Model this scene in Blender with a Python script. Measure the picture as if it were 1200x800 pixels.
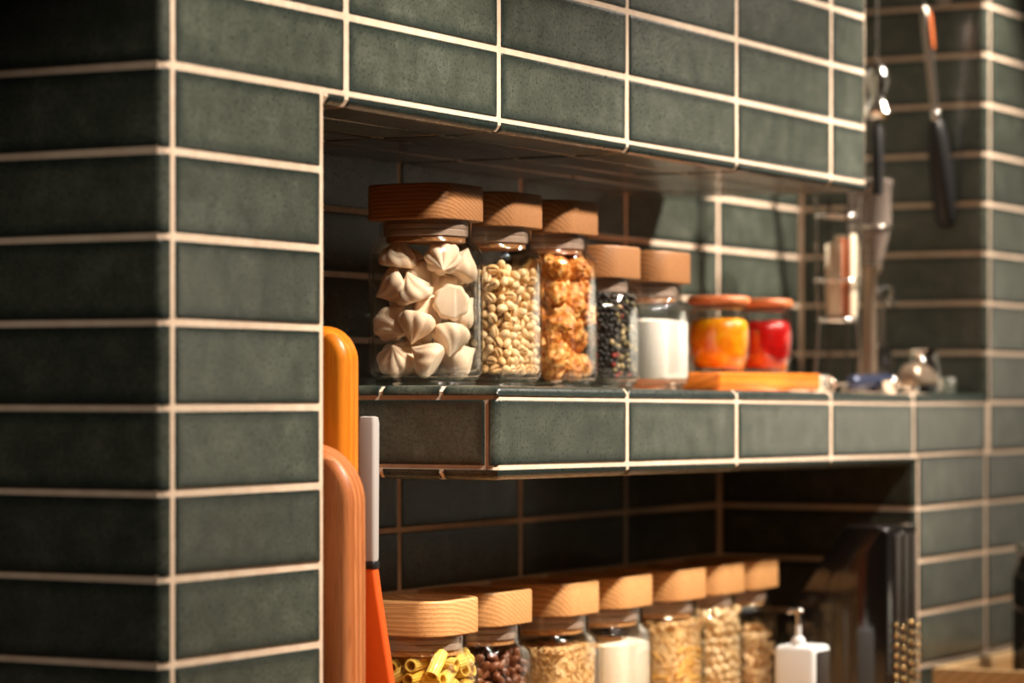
import bpy, math, random
import numpy as np
from mathutils import Vector, Matrix, Euler
PI = math.pi
R = math.radians
for o in list(bpy.data.objects):
    bpy.data.objects.remove(o)
scene = bpy.context.scene
COL = scene.collection

# ------------------------------------------------------------------ camera
EYE = 1.311                       # eye height; the lower worktop is at 0.90
TH = 0.49875                      # angle between the view and the run of the tiled front
F_PX = 3443.0
cam_d = bpy.data.cameras.new('camera')
cam = bpy.data.objects.new('camera', cam_d)
COL.objects.link(cam)
cam.location = (-1.9607, -1.3912, EYE)
fw = Vector((math.cos(TH), math.sin(TH), 0)); rt = Vector((math.sin(TH), -math.cos(TH), 0)); up = Vector((0, 0, 1))
cam.rotation_euler = Matrix((rt, up, -fw)).transposed().to_euler()
cam_d.sensor_width = 36.0
cam_d.lens = F_PX * 36.0 / 1200.0
cam_d.shift_y = 62.7 / 1200.0
cam_d.clip_start = 0.05
cam_d.dof.use_dof = True
cam_d.dof.focus_distance = 2.88
cam_d.dof.aperture_fstop = 3.9
cam_d.dof.aperture_blades = 0
scene.camera = cam

# ------------------------------------------------------------------ world, lights, exposure
scene.view_settings.view_transform = 'Standard'
scene.view_settings.look = 'None'
scene.view_settings.exposure = 0.24
scene.view_settings.gamma = 1.0
scene.view_settings.use_curve_mapping = False
w = bpy.data.worlds.new('world'); scene.world = w; w.use_nodes = True
w.node_tree.nodes['Background'].inputs[0].default_value = (1.0, 0.80, 0.62, 1)
w.node_tree.nodes['Background'].inputs[1].default_value = 0.01

def spot(loc, target, power, size=50, blend=0.6, radius=0.022, color=(1.0, 0.86, 0.71)):
    l = bpy.data.lights.new('ceiling_or_fill_spot', 'SPOT'); l.energy = power; l.color = color
    l.spot_size = R(size); l.spot_blend = blend; l.shadow_soft_size = radius
    o = bpy.data.objects.new('ceiling_or_fill_spot', l); COL.objects.link(o)
    o.location = loc
    o.rotation_euler = (Vector(target) - Vector(loc)).to_track_quat('-Z', 'Y').to_euler()
    return o
# track of small spots on the ceiling in front of the tiled front
for lx, ly, tx, tz, pw, sz_ in ((-0.70, -0.90, -0.02, 0.70, 30, 52), (0.26, -0.95, 0.06, 1.28, 98, 56), (0.40, -0.89, 0.60, 1.14, 60, 39), (0.62, -0.89, 0.82, 1.14, 60, 39),
                               (1.02, -0.89, 1.04, 1.12, 58, 39), (1.25, -0.89, 1.30, 1.12, 58, 39), (2.06, -0.85, 1.46, 1.58, 120, 54), (1.97, -0.50, 1.76, 1.35, 92, 60)):
    spot((lx, ly, 2.36), (tx, 0.06, tz), pw, sz_)
# two added spots on the pale far wall, so the glaze reflects its glow
WARM = (1.0, 0.90, 0.74)
spot((4.60, -3.95, 2.36), (5.5, -4.00, 1.4), 135, 50, 0.7, 0.05, WARM)
spot((4.75, -1.60, 2.36), (5.5, -1.60, 1.4), 200, 42, 0.8, 0.05, WARM)
# one more added behind the camera, for sheen on rounded corners and soft fill
spot((-1.60, -3.85, 2.36), (-1.75, -4.6, 1.3), 20, 95, 0.9, 0.05, WARM)

# ------------------------------------------------------------------ materials
def srgb(r, g, b):
    f = lambda c: (c / 255 / 12.92) if c / 255 <= 0.04045 else ((c / 255 + 0.055) / 1.055) ** 2.4
    return (f(r), f(g), f(b), 1.0)

class NT:
    def __init__(s, name):
        s.m = bpy.data.materials.new(name); s.m.use_nodes = True
        s.t = s.m.node_tree; s.n = s.t.nodes
        s.p = s.n['Principled BSDF']; s.out = s.n['Material Output']
    def add(s, typ, **kw):
        n = s.n.new(typ)
        for k, v in kw.items(): setattr(n, k, v)
        return n
    def link(s, a, b): s.t.links.new(a, b)
    def math(s, op, a, b=None, clamp=False):
        n = s.add('ShaderNodeMath', operation=op, use_clamp=clamp)
        for i, v in enumerate((a, b)):
            if v is None: continue
            if isinstance(v, (int, float)): n.inputs[i].default_value = v
            else: s.link(v, n.inputs[i])
        return n.outputs[0]
    def ramp(s, fac, stops):
        n = s.add('ShaderNodeValToRGB'); e = n.color_ramp.elements
        while len(e) < len(stops): e.new(0.5)
        for el, (p, c) in zip(e, stops): el.position = p; el.color = c
        s.link(fac, n.inputs[0]); return n.outputs[0]
    def mix(s, fac, a, b, mode='MIX'):
        n = s.add('ShaderNodeMix', data_type='RGBA', blend_type=mode)
        for i, v in ((0, fac), (6, a), (7, b)):
            if isinstance(v, (int, float, tuple)): n.inputs[i].default_value = v
            else: s.link(v, n.inputs[i])
        return n.outputs[2]
    def noise(s, vec, scale, detail=3, rough=0.5, dist=0.0):
        n = s.add('ShaderNodeTexNoise'); n.inputs['Scale'].default_value = scale
        n.inputs['Detail'].default_value = detail; n.inputs['Roughness'].default_value = rough
        n.inputs['Distortion'].default_value = dist
        if vec is not None: s.link(vec, n.inputs['Vector'])
        return n.outputs['Fac']
    def obj(s): return s.add('ShaderNodeTexCoord').outputs['Object']
    def mapping(s, vec, scale=(1, 1, 1), rot=(0, 0, 0)):
        n = s.add('ShaderNodeMapping'); n.inputs['Scale'].default_value = scale
        n.inputs['Rotation'].default_value = rot; s.link(vec, n.inputs['Vector']); return n.outputs[0]
    def bump(s, h, strength, dist=0.001):
        n = s.add('ShaderNodeBump'); n.inputs['Strength'].default_value = strength
        n.inputs['Distance'].default_value = dist; s.link(h, n.inputs['Height'])
        s.link(n.outputs[0], s.p.inputs['Normal']); return n.outputs[0]
    def set(s, **kw):
        for k, v in kw.items():
            s.p.inputs[k.replace('_', ' ')].default_value = v

def plain(name, col, rough=0.5, metal=0.0, coat=0.0, noise=0.0, scale=40, sss=0.0):
    t = NT(name); t.set(Roughness=rough, Metallic=metal); t.p.inputs['Coat Weight'].default_value = coat
    c = t.noise(t.obj(), scale, 4)
    k = max(noise, 0.03)
    t.link(t.mix(t.math('MULTIPLY', c, k * 2), col, tuple(x * 0.45 for x in col[:3]) + (1,)), t.p.inputs['Base Color'])
    if sss:
        t.p.inputs['Subsurface Weight'].default_value = sss; t.p.inputs['Subsurface Radius'].default_value = (.01, .007, .004)
        t.p.inputs['Subsurface Scale'].default_value = 0.4
    return t.m

def tile_material():
    t = NT('green_glazed_tile')
    u1 = t.add('ShaderNodeUVMap', uv_map='UVMap').outputs[0]
    u2 = t.add('ShaderNodeUVMap', uv_map='far_edge').outputs[0]
    a = t.add('ShaderNodeSeparateXYZ'); t.link(u1, a.inputs[0])
    b = t.add('ShaderNodeSeparateXYZ'); t.link(u2, b.inputs[0])
    ed = t.math('MINIMUM', t.math('MINIMUM', a.outputs[0], a.outputs[1]), t.math('MINIMUM', b.outputs[0], b.outputs[1]))
    o = t.obj()
    wob = t.noise(o, 90, 3)
    ed2 = t.math('ADD', t.math('DIVIDE', ed, 0.012), t.math('MULTIPLY', t.math('SUBTRACT', wob, 0.5), 0.6), clamp=True)
    rnd = t.add('ShaderNodeAttribute', attribute_name='tone').outputs['Fac']
    speck = t.noise(o, 1400, 2, 0.6)
    cloud = t.noise(o, 28, 4, 0.6)
    fine = t.noise(o, 300, 3, 0.6)
    center = t.ramp(t.math('ADD', t.math('MULTIPLY', cloud, 0.55), t.math('MULTIPLY', fine, 0.45)),
                    [(0.32, (0.034, 0.043, 0.034, 1)), (0.52, (0.074, 0.087, 0.069, 1)), (0.70, (0.145, 0.16, 0.13, 1))])
    edge = (0.010, 0.020, 0.018, 1)
    c = t.mix(ed2, edge, center)
    c = t.mix(t.ramp(speck, [(0.36, (1, 1, 1, 1)), (0.47, (0, 0, 0, 1))]), c, (0.012, 0.015, 0.012, 1))
    hsv = t.add('ShaderNodeHueSaturation'); t.link(t.math('ADD', t.math('MULTIPLY', rnd, 0.35), 0.82), hsv.inputs['Value']); t.link(c, hsv.inputs['Color'])
    t.link(hsv.outputs[0], t.p.inputs['Base Color'])
    t.link(t.ramp(fine, [(0.3, (0.24, 0.24, 0.24, 1)), (0.7, (0.40, 0.40, 0.40, 1))]), t.p.inputs['Roughness'])
    t.p.inputs['IOR'].default_value = 1.6
    t.p.inputs['Coat Weight'].default_value = 0.35
    t.p.inputs['Coat Roughness'].default_value = 0.07
    t.p.inputs['Coat IOR'].default_value = 1.5
    h = t.math('ADD', t.math('MULTIPLY', t.noise(o, 22, 2), 1.0), t.math('MULTIPLY', t.noise(o, 700, 2), 0.05))
    nb = t.bump(h, 0.22, 0.0025)
    t.link(nb, t.p.inputs['Coat Normal'])
    return t.m

def grout_material():
    t = NT('cream_grout'); o = t.obj()
    c = t.ramp(t.noise(o, 60, 4), [(0.3, srgb(216, 190, 166)), (0.7, srgb(230, 210, 188))])
    t.link(c, t.p.inputs['Base Color']); t.set(Roughness=0.85)
    t.bump(t.noise(o, 700, 3), 0.4, 0.0004)
    return t.m

def wood_material(name, dark, mid, light, ring=55.0, rough=0.45, axis='Y'):
    t = NT(name)
    o = t.obj()
    inf = t.add('ShaderNodeObjectInfo')
    off = t.add('ShaderNodeVectorMath', operation='SCALE'); off.inputs[0].default_value = (1.3, 0.7, 0.9)
    t.link(inf.outputs['Random'], off.inputs['Scale'])
    add = t.add('ShaderNodeVectorMath', operation='ADD'); t.link(o, add.inputs[0]); t.link(off.outputs[0], add.inputs[1])
    st = {'Y': (1.0, 0.12, 1.0), 'X': (0.12, 1.0, 1.0), 'Z': (1.0, 1.0, 0.12)}[axis]
    v = t.mapping(add.outputs[0], st, (0.12, 0.05, 0.2))
    wv = t.add('ShaderNodeTexWave', wave_type='RINGS', rings_direction=axis, wave_profile='SAW')
    wv.inputs['Scale'].default_value = ring; wv.inputs['Distortion'].default_value = 2.2
    wv.inputs['Detail'].default_value = 3; wv.inputs['Detail Scale'].default_value = 1.2
    t.link(v, wv.inputs['Vector'])
    pores = t.noise(t.mapping(o, tuple(x * (0.25 if x < 1 else 1) for x in st)), 900, 3)
    c = t.ramp(wv.outputs['Fac'], [(0.0, light), (0.6, mid), (1.0, tuple(a * .3 + b * .7 for a, b in zip(mid, dark)))])
    c = t.mix(t.ramp(pores, [(0.35, (0.55, 0.55, 0.55, 1)), (0.5, (0, 0, 0, 1))]), c, dark)
    blot = t.noise(o, 12, 2)
    c = t.mix(t.math('MULTIPLY', blot, 0.35), c, mid)
    t.link(c, t.p.inputs['Base Color']); t.set(Roughness=rough)
    t.bump(t.math('ADD', wv.outputs['Fac'], pores), 0.15, 0.0003)
    return t.m

def glass_material(name, tint=(0.985, 0.99, 0.985, 1), extra=0.0):
    t = NT(name); t.n.remove(t.p)
    lw = t.add('ShaderNodeLayerWeight'); lw.inputs['Blend'].default_value = 0.5
    f5 = t.math('POWER', lw.outputs['Facing'], 3.2)
    fac = t.math('ADD', t.math('MULTIPLY', f5, 0.95), 0.05 + extra, clamp=True)
    tr = t.add('ShaderNodeBsdfTransparent'); tr.inputs[0].default_value = tint
    gl = t.add('ShaderNodeBsdfGlossy'); gl.inputs['Roughness'].default_value = 0.03
    mx = t.add('ShaderNodeMixShader'); t.link(fac, mx.inputs[0]); t.link(tr.outputs[0], mx.inputs[1]); t.link(gl.outputs[0], mx.inputs[2])
    bp = t.add('ShaderNodeBump'); bp.inputs['Strength'].default_value = 0.12; bp.inputs['Distance'].default_value = 0.002
    t.link(t.noise(t.obj(), 45, 2), bp.inputs['Height']); t.link(bp.outputs[0], gl.inputs['Normal'])
    t.link(mx.outputs[0], t.out.inputs['Surface'])
    return t.m

def silicone_material():
    t = NT('pale_silicone'); t.set(Roughness=0.35); t.p.inputs['Base Color'].default_value = srgb(170, 148, 134)
    t.p.inputs['Subsurface Weight'].default_value = 0.3; t.p.inputs['Subsurface Radius'].default_value = (.01, .008, .006)
    t.p.inputs['Subsurface Scale'].default_value = 0.5
    t.bump(t.noise(t.obj(), 200, 2), 0.05, 0.0005)
    return t.m

def mottled(name, stops, scale, rough=0.6, sss=0.0, bump=0.2, detail=4):
    t = NT(name); o = t.obj()
    inf = t.add('ShaderNodeObjectInfo')
    add = t.add('ShaderNodeVectorMath', operation='ADD'); t.link(o, add.inputs[0]); t.link(inf.outputs['Random'], add.inputs[1])
    n = t.noise(add.outputs[0], scale, detail, 0.6)
    t.link(t.ramp(n, stops), t.p.inputs['Base Color']); t.set(Roughness=rough)
    if sss:
        t.p.inputs['Subsurface Weight'].default_value = sss; t.p.inputs['Subsurface Radius'].default_value = (.010, .007, .004)
        t.p.inputs['Subsurface Scale'].default_value = 0.5
    t.bump(n, bump, 0.001)
    return t.m

def random_tone(name, cols, rough=0.5, steps=False):
    """every copy takes one of several colours"""
    t = NT(name); inf = t.add('ShaderNodeObjectInfo'); n = t.noise(t.obj(), 500, 3)
    stops = [(i / max(1, len(cols) - 1), c) for i, c in enumerate(cols)]
    c = t.ramp(inf.outputs['Random'], stops)
    if steps: c.node.color_ramp.interpolation = 'CONSTANT'
    t.link(t.mix(t.math('MULTIPLY', n, 0.4), c, tuple(x * 0.5 for x in cols[0][:3]) + (1,)), t.p.inputs['Base Color']); t.set(Roughness=rough)
    return t.m

M = {}
M['tile'] = tile_material()
M['grout'] = grout_material()
M['lid_dark'] = wood_material('oak_lid_brown', srgb(88, 54, 30), srgb(156, 106, 64), srgb(184, 132, 84), 80)
M['lid_light'] = wood_material('oak_lid_pale', srgb(146, 92, 48), srgb(210, 156, 98), srgb(230, 182, 126), 70)
M['board'] = wood_material('golden_board_wood', srgb(176, 88, 16), srgb(222, 126, 26), srgb(236, 146, 40), 35, 0.35, 'Z')
M['board2'] = wood_material('reddish_board_wood', srgb(128, 66, 30), srgb(190, 112, 62), srgb(216, 146, 96), 45, 0.4, 'Z')
M['board3'] = wood_material('orange_tray_wood', srgb(160, 72, 12), srgb(222, 118, 24), srgb(236, 140, 40), 30, 0.35, 'X')
M['tray'] = wood_material('pale_tray_wood', srgb(170, 130, 84), srgb(206, 172, 124), srgb(224, 194, 150), 25, 0.5, 'X')
M['glass'] = glass_material('clear_glass')
M['glass_base'] = glass_material('thick_clear_glass', (0.90, 0.93, 0.90, 1), 0.14)
M['silicone'] = silicone_material()
M['chrome'] = plain('polished_steel', (0.80, 0.78, 0.75, 1), 0.16, 1.0)
M['steel'] = plain('brushed_steel', (0.50, 0.46, 0.42, 1), 0.32, 1.0)
M['black'] = plain('black_plastic', (0.012, 0.012, 0.013, 1), 0.38)
M['blackgloss'] = plain('black_gloss', (0.010, 0.009, 0.009, 1), 0.12, 0, 0.6)
M['darkbrown'] = plain('dark_brown_metal', (0.035, 0.028, 0.024, 1), 0.35, 0.3)
M['brass'] = plain('brass_bead', (0.85, 0.60, 0.28, 1), 0.25, 1.0)
M['amber'] = plain('amber_plastic', srgb(176, 92, 48), 0.4)
M['grey'] = plain('pale_grey_handle', srgb(176, 172, 170), 0.45)
M['orange'] = plain('orange_silicone', srgb(214, 84, 20), 0.45, 0, 0.1)
M['white'] = plain('white_plastic', srgb(216, 220, 222), 0.4)
M['sugar'] = mottled('white_sugar', [(0.3, srgb(236, 230, 220)), (0.7, srgb(250, 246, 238))], 500, 0.8, 0.2)
M['flour'] = mottled('cream_flour', [(0.3, srgb(238, 228, 206)), (0.7, srgb(248, 240, 222))], 300, 0.8, 0.2)
M['meringue'] = mottled('cream_meringue', [(0.3, srgb(230, 202, 172)), (0.7, srgb(242, 220, 194))], 60, 0.75, 0.25, 0.15)
M['chip'] = mottled('golden_fried_crust', [(0.34, srgb(140, 66, 14)), (0.46, srgb(206, 122, 40)), (0.56, srgb(232, 166, 84)), (0.68, srgb(246, 212, 144))], 130, 0.5, 0.1, 0.8)
M['bean'] = random_tone('brown_bean', [srgb(112, 64, 40), srgb(138, 84, 56), srgb(164, 106, 74)], 0.35)
M['pasta'] = random_tone('yellow_pasta', [srgb(238, 190, 70), srgb(248, 206, 92), srgb(250, 214, 110)], 0.5)
M['crisp'] = random_tone('golden_crisp', [srgb(232, 166, 60), srgb(244, 188, 84), srgb(250, 206, 112)], 0.5)
M['peanut'] = random_tone('cream_peanut', [srgb(232, 192, 134), srgb(244, 212, 160), srgb(248, 224, 180)], 0.5)
M['flake'] = random_tone('tan_flake', [srgb(196, 150, 96), srgb(224, 184, 130), srgb(240, 208, 160)], 0.6)
M['rice'] = mottled('tan_grain', [(0.3, srgb(206, 158, 90)), (0.5, srgb(236, 196, 134)), (0.7, srgb(248, 222, 172))], 120, 0.6, 0.0, 0.2)
M['pepper'] = random_tone('mixed_peppercorn', [srgb(40, 32, 24), srgb(30, 26, 22), srgb(150, 132, 88), srgb(34, 28, 24), srgb(60, 46, 34), srgb(210, 186, 140), srgb(46, 36, 28), srgb(28, 24, 20), srgb(160, 52, 36), srgb(40, 34, 28), srgb(120, 112, 76), srgb(44, 34, 28)], 0.6, True)
M['pepperfill'] = plain('peppercorn_mix', srgb(44, 36, 28), 0.7, 0, 0, 0.5, 300)
M['orangejam'] = mottled('orange_preserve', [(0.3, srgb(244, 122, 4)), (0.55, srgb(252, 168, 8)), (0.75, srgb(254, 206, 40))], 60, 0.35, 0.3, 0.4)
M['redjam'] = mottled('red_preserve', [(0.3, srgb(150, 8, 8)), (0.55, srgb(206, 18, 14)), (0.75, srgb(226, 44, 26))], 60, 0.3, 0.3, 0.4)
M['hopper'] = plain('smoky_plastic', srgb(146, 134, 126), 0.25); M['hopper'].node_tree.nodes['Principled BSDF'].inputs['Alpha'].default_value = 0.55
M['paper'] = plain('cream_paper', srgb(226, 214, 190), 0.7)
M['navy'] = plain('navy_metal', srgb(58, 66, 92), 0.3, 0.5)
M['taupe'] = plain('taupe_metal', srgb(150, 132, 114), 0.35, 0.6)
M['plaster'] = plain('warm_plaster', (0.13, 0.11, 0.085, 1), 0.9)
M['paleplaster'] = plain('pale_plaster', (0.80, 0.78, 0.72, 1), 0.9)
M['floorwood'] = wood_material('floor_oak', srgb(92, 62, 40), srgb(130, 92, 60), srgb(150, 110, 76), 6, 0.5, 'X')
M['top'] = wood_material('worktop_oak', srgb(128, 88, 52), srgb(176, 130, 84), srgb(196, 152, 104), 12, 0.45, 'X')
M['bottle'] = glass_material('dark_bottle_glass', (0.05, 0.045, 0.04, 1), 0.03)
def nut_material():
    t = NT('puffed_grain'); o = t.obj()
    s = t.add('ShaderNodeSeparateXYZ'); t.link(o, s.inputs[0])
    cr = t.math('LESS_THAN', t.math('ABSOLUTE', s.outputs[0]), 0.0007)
    tp = t.math('GREATER_THAN', s.outputs[2], 0.0015)
    inf = t.add('ShaderNodeObjectInfo')
    base = t.ramp(inf.outputs['Random'], [(0, srgb(228, 184, 124)), (0.5, srgb(240, 206, 152)), (1, srgb(248, 222, 176))])
    c = t.mix(t.math('MULTIPLY', t.math('MULTIPLY', cr, tp), 0.8), base, srgb(150, 92, 44))
    n = t.noise(o, 260, 3)
    c = t.mix(t.math('MULTIPLY', n, 0.3), c, srgb(200, 144, 84))
    t.link(c, t.p.inputs['Base Color']); t.set(Roughness=0.5)
    return t.m
M['nut'] = nut_material()

# ------------------------------------------------------------------ mesh builder
class MB:
    def __init__(s): s.v = []; s.f = []; s.m = []; s.u1 = []; s.u2 = []; s.t = []
    def add(s, verts, faces, mat=0, u1=None, u2=None, tone=0.5):
        b = len(s.v); s.v += [tuple(p) for p in verts]
        for f in faces: s.f.append(tuple(i + b for i in f)); s.m.append(mat)
        s.u1 += u1 if u1 else [(1, 1)] * len(verts); s.u2 += u2 if u2 else [(1, 1)] * len(verts); s.t += [tone] * len(verts)
        return b
    def box(s, x0, x1, y0, y1, z0, z1, mat=0, bev=0.0):
        if bev <= 0:
            s.add([(x0, y0, z0), (x1, y0, z0), (x1, y1, z0), (x0, y1, z0), (x0, y0, z1), (x1, y0, z1), (x1, y1, z1), (x0, y1, z1)],
                  [(3, 2, 1, 0), (4, 5, 6, 7), (0, 1, 5, 4), (1, 2, 6, 5), (2, 3, 7, 6), (3, 0, 4, 7)], mat)
        else:
            cx, cy = (x0 + x1) / 2, (y0 + y1) / 2; hx, hy = (x1 - x0) / 2, (y1 - y0) / 2
            s.loft([rrect(hx - q, hy - q, max(bev - q, 1e-4), z, cx, cy, 3) for q, z in
                    ((bev, z0), (bev * .3, z0 + bev * .3), (0, z0 + bev), (0, z1 - bev), (bev * .3, z1 - bev * .3), (bev, z1))], mat)
    def loft(s, rings, mat=0, cap0=True, cap1=True, flip=False):
        n = len(rings[0]); vs = [p for r in rings for p in r]; fs = []
        for i in range(len(rings) - 1):
            for j in range(n):
                k = (j + 1) % n
                fs.append((i * n + j, i * n + k, (i + 1) * n + k, (i + 1) * n + j))
        if cap0: fs.append(tuple(reversed(range(n))))
        if cap1: fs.append(tuple((len(rings) - 1) * n + j for j in range(n)))
        if flip: fs = [tuple(reversed(f)) for f in fs]
        s.add(vs, fs, mat)
    def lathe(s, prof, n=32, mat=0, c=(0, 0, 0), cap0=True, cap1=True):
        s.loft([[(c[0] + r * math.cos(2 * PI * j / n), c[1] + r * math.sin(2 * PI * j / n), c[2] + z) for j in range(n)] for r, z in prof], mat, cap0, cap1)
    def tube(s, pts, rad, n=10, mat=0, closed=False):
        pts = [Vector(p) for p in pts]; N = len(pts); rings = []; ref = None
        for i, p in enumerate(pts):
            if closed: d = pts[(i + 1) % N] - pts[i - 1]
            else: d = pts[min(i + 1, N - 1)] - pts[max(i - 1, 0)]
            d.normalize()
            if ref is None: ref = d.orthogonal().normalized()
            ref = (ref - d * ref.dot(d)).normalized(); b = d.cross(ref)
            r = rad[i] if isinstance(rad, (list, tuple)) else rad
            rings.append([p + (ref * math.cos(2 * PI * j / n) + b * math.sin(2 * PI * j / n)) * r for j in range(n)])
        if closed:
            rings.append(rings[0]); s.loft(rings, mat, False, False)
        else: s.loft(rings, mat)
    def obj(s, name, mats, parent=None, smooth=35, loc=None):
        me = bpy.data.meshes.new(name)
        me.from_pydata(s.v, [], s.f)
        for m_ in (mats if isinstance(mats, (list, tuple)) else [mats]): me.materials.append(m_)
        me.polygons.foreach_set('material_index', s.m)
        if any(u != (1, 1) for u in s.u1):
            li = np.empty(len(me.loops), dtype=np.int32); me.loops.foreach_get('vertex_index', li)
            for nm, u in (('UVMap', s.u1), ('far_edge', s.u2)):
                l = me.uv_layers.new(name=nm); l.data.foreach_set('uv', np.array(u, dtype=np.float32)[li].ravel())
            at = me.attributes.new('tone', 'FLOAT', 'POINT'); at.data.foreach_set('value', s.t)
        me.update()
        if smooth:
            me.polygons.foreach_set('use_smooth', [True] * len(me.polygons))
            me.set_sharp_from_angle(angle=R(smooth))
        o = bpy.data.objects.new(name, me); COL.objects.link(o)
        if parent is not None: o.parent = parent
        if loc is not None: o.location = loc
        return o

def rrect(hx, hy, r, z, cx=0, cy=0, seg=6):
    out = []
    for k, (sx, sy) in enumerate(((1, 1), (-1, 1), (-1, -1), (1, -1))):
        for j in range(seg + 1):
            a = PI / 2 * (k + j / seg)
            out.append((cx + sx * (hx - r) + r * math.cos(a), cy + sy * (hy - r) + r * math.sin(a), z))
    return out

def tag(o, label=None, cat=None, group=None, kind=None):
    if label: o['label'] = label
    if cat: o['category'] = cat
    if group: o['group'] = group
    if kind: o['kind'] = kind
    return o
def empty(name, loc, label, cat, group=None, rz=0.0):
    o = bpy.data.objects.new(name, None); COL.objects.link(o); o.location = loc; o.rotation_euler = (0, 0, rz)
    o.empty_display_size = 0.05
    return tag(o, label, cat, group)
def dup(o, loc=None, rot=None, scale=None, label=None):
    c = o.copy(); COL.objects.link(c)
    if loc is not None: c.location = loc
    if rot is not None: c.rotation_euler = rot
    if scale is not None: c.scale = scale
    if label: c['label'] = label
    return c

# ------------------------------------------------------------------ tiled masonry
W, H, D = 0.2842, 0.07, 0.283        # tile pitch along the wall, course height, niche depth
K0 = 3.850
def zk(k): return EYE + (K0 - k) * H
trng = random.Random(5)
GH, GV = 0.0055, 0.0085
X = Vector((1, 0, 0)); Y = Vector((0, 1, 0)); Z = Vector((0, 0, 1))

def tile(mb, O, U, V, u0, u1, v0, v1, ru0=.0022, ru1=.0022, rv0=.0022, rv1=.0022, depth=.007):
    """one glazed tile with rounded arrises; O + u U + v V, outward normal U x V"""
    N = U.cross(V); depth = max(depth, max(ru0, ru1, rv0, rv1) + .0025)
    def prof(a, b, ra, rb):
        st = [(a, ra)]
        for ang in (60, 30, 0): st.append((a + ra * (1 - math.sin(R(ang))), ra * (1 - math.cos(R(ang)))))
        st.append((a + ra + 0.0025, 0)); en = [(b - rb - 0.0025, 0)]
        for ang in (0, 30, 60): en.append((b - rb * (1 - math.sin(R(ang))), rb * (1 - math.cos(R(ang)))))
        en.append((b, rb)); return st + en
    pu = prof(u0, u1, ru0, ru1); pv = prof(v0, v1, rv0, rv1)
    tu, tv, th = trng.uniform(-.0035, .0035), trng.uniform(-.005, .005), trng.uniform(-.0003, .0003)
    tone = trng.random(); vs = []; a1 = []; a2 = []
    def P(u, v, h): return O + U * u + V * v + N * h
    for v, dv in pv:
        for u, du in pu:
            t = th + (u - (u0 + u1) / 2) * tu + (v - (v0 + v1) / 2) * tv
            vs.append(P(u, v, t - min(du + dv, max(du, dv) + .0006))); a1.append((u - u0 + (.02 if ru0 > .005 else 0), v - v0)); a2.append((u1 - u + (.02 if ru1 > .005 else 0), v1 - v))  # upright bullnoses skip the dark rim: paler colour stands in for their highlight
    nu, nv = len(pu), len(pv); fs = []
    for j in range(nv - 1):
        for i in range(nu - 1):
            fs.append((j * nu + i, j * nu + i + 1, (j + 1) * nu + i + 1, (j + 1) * nu + i))
    per = [i for i in range(nu)] + [j * nu + nu - 1 for j in range(1, nv)] + [(nv - 1) * nu + i for i in range(nu - 2, -1, -1)] + [j * nu for j in range(nv - 2, 0, -1)]
    b = len(vs)
    for i in per:
        p = vs[i]; u = (p - O).dot(U); v = (p - O).dot(V); vs.append(P(u, v, -depth)); a1.append((0, 0)); a2.append((0, 0))
    n = len(per)
    for i in range(n): fs.append((per[i], b + i, b + (i + 1) % n, per[(i + 1) % n]))
    mb.add(vs, fs, 1, a1, a2, tone)

REC = 0.0014                          # how far the joints sit back from the tile faces
ROWS = range(-9, 13)
def row_v(k): return zk(k + 1) + GH / 2, zk(k) - GH / 2     # course k lies between joint k and joint k+1

def front_tiles(mb, y, spans, rows, first=None, last=None, U=X, O=None):
    o = O if O is not None else Vector((0, y, 0))
    for (a, b) in spans:
        for k in rows:
            v0, v1 = row_v(k); tile(mb, o, U, Z, a, b, v0, v1)

def prism(mb, poly, axis, a, b, mat=0):
    """convex outline extruded along an axis; poly runs anticlockwise in (x,y) for Z, in (y,z) for X"""
    if axis == 'Z': mb.loft([[(x, y, a) for x, y in poly], [(x, y, b) for x, y in poly]], mat)
    else: mb.loft([[(a, y, z) for y, z in poly], [(b, y, z) for y, z in poly]], mat)
CH = .0062
CX = 0.2458                            # right edge of the column
HE = 1.5347                            # right end of the header
TT = 0.009                             # tile thickness shown by edge tiles
# column (left of the niche)
mb = MB()
prism(mb, [(CH, REC), (CX - REC * .2, REC), (CX - REC * .2, 0.60), (REC, 0.60), (REC, CH)], 'Z', 0.0, zk(0) - .001)
prism(mb, [(CH, REC), (0.40, REC), (0.40, 0.60), (REC, 0.60), (REC, CH)], 'Z', zk(0) - .001, 2.40)
front_tiles(mb, 0, [(0.0185, CX - 0.006)], range(0, 12))
front_tiles(mb, 0, [(0.0185, W - GV / 2)], range(-9, 0))
for k in ROWS:
    v0, v1 = row_v(k)
    for j in range(2):                 # face turned to the left; U runs towards the room
        a, b = -0.60 + (0 if j == 0 else 0.60 - W + GV / 2), (-W - GV / 2 if j == 0 else 0.0)
        tile(mb, Vector((0, 0, 0)), -Y, Z, -b * 1.0 if False else a, b, v0, v1, ru1=.0085 if j else .0022)
for k in range(0, 12):                 # face turned into the niche
    v0, v1 = row_v(k)
    tile(mb, Vector((CX, 0, 0)), Y, Z, 0.006, D - .002, v0, v1)
tag(mb.obj('wall_left', [M['grout'], M['tile']]), 'dark green tiled column left of the niches, cream joints', 'wall', kind='structure')

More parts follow.
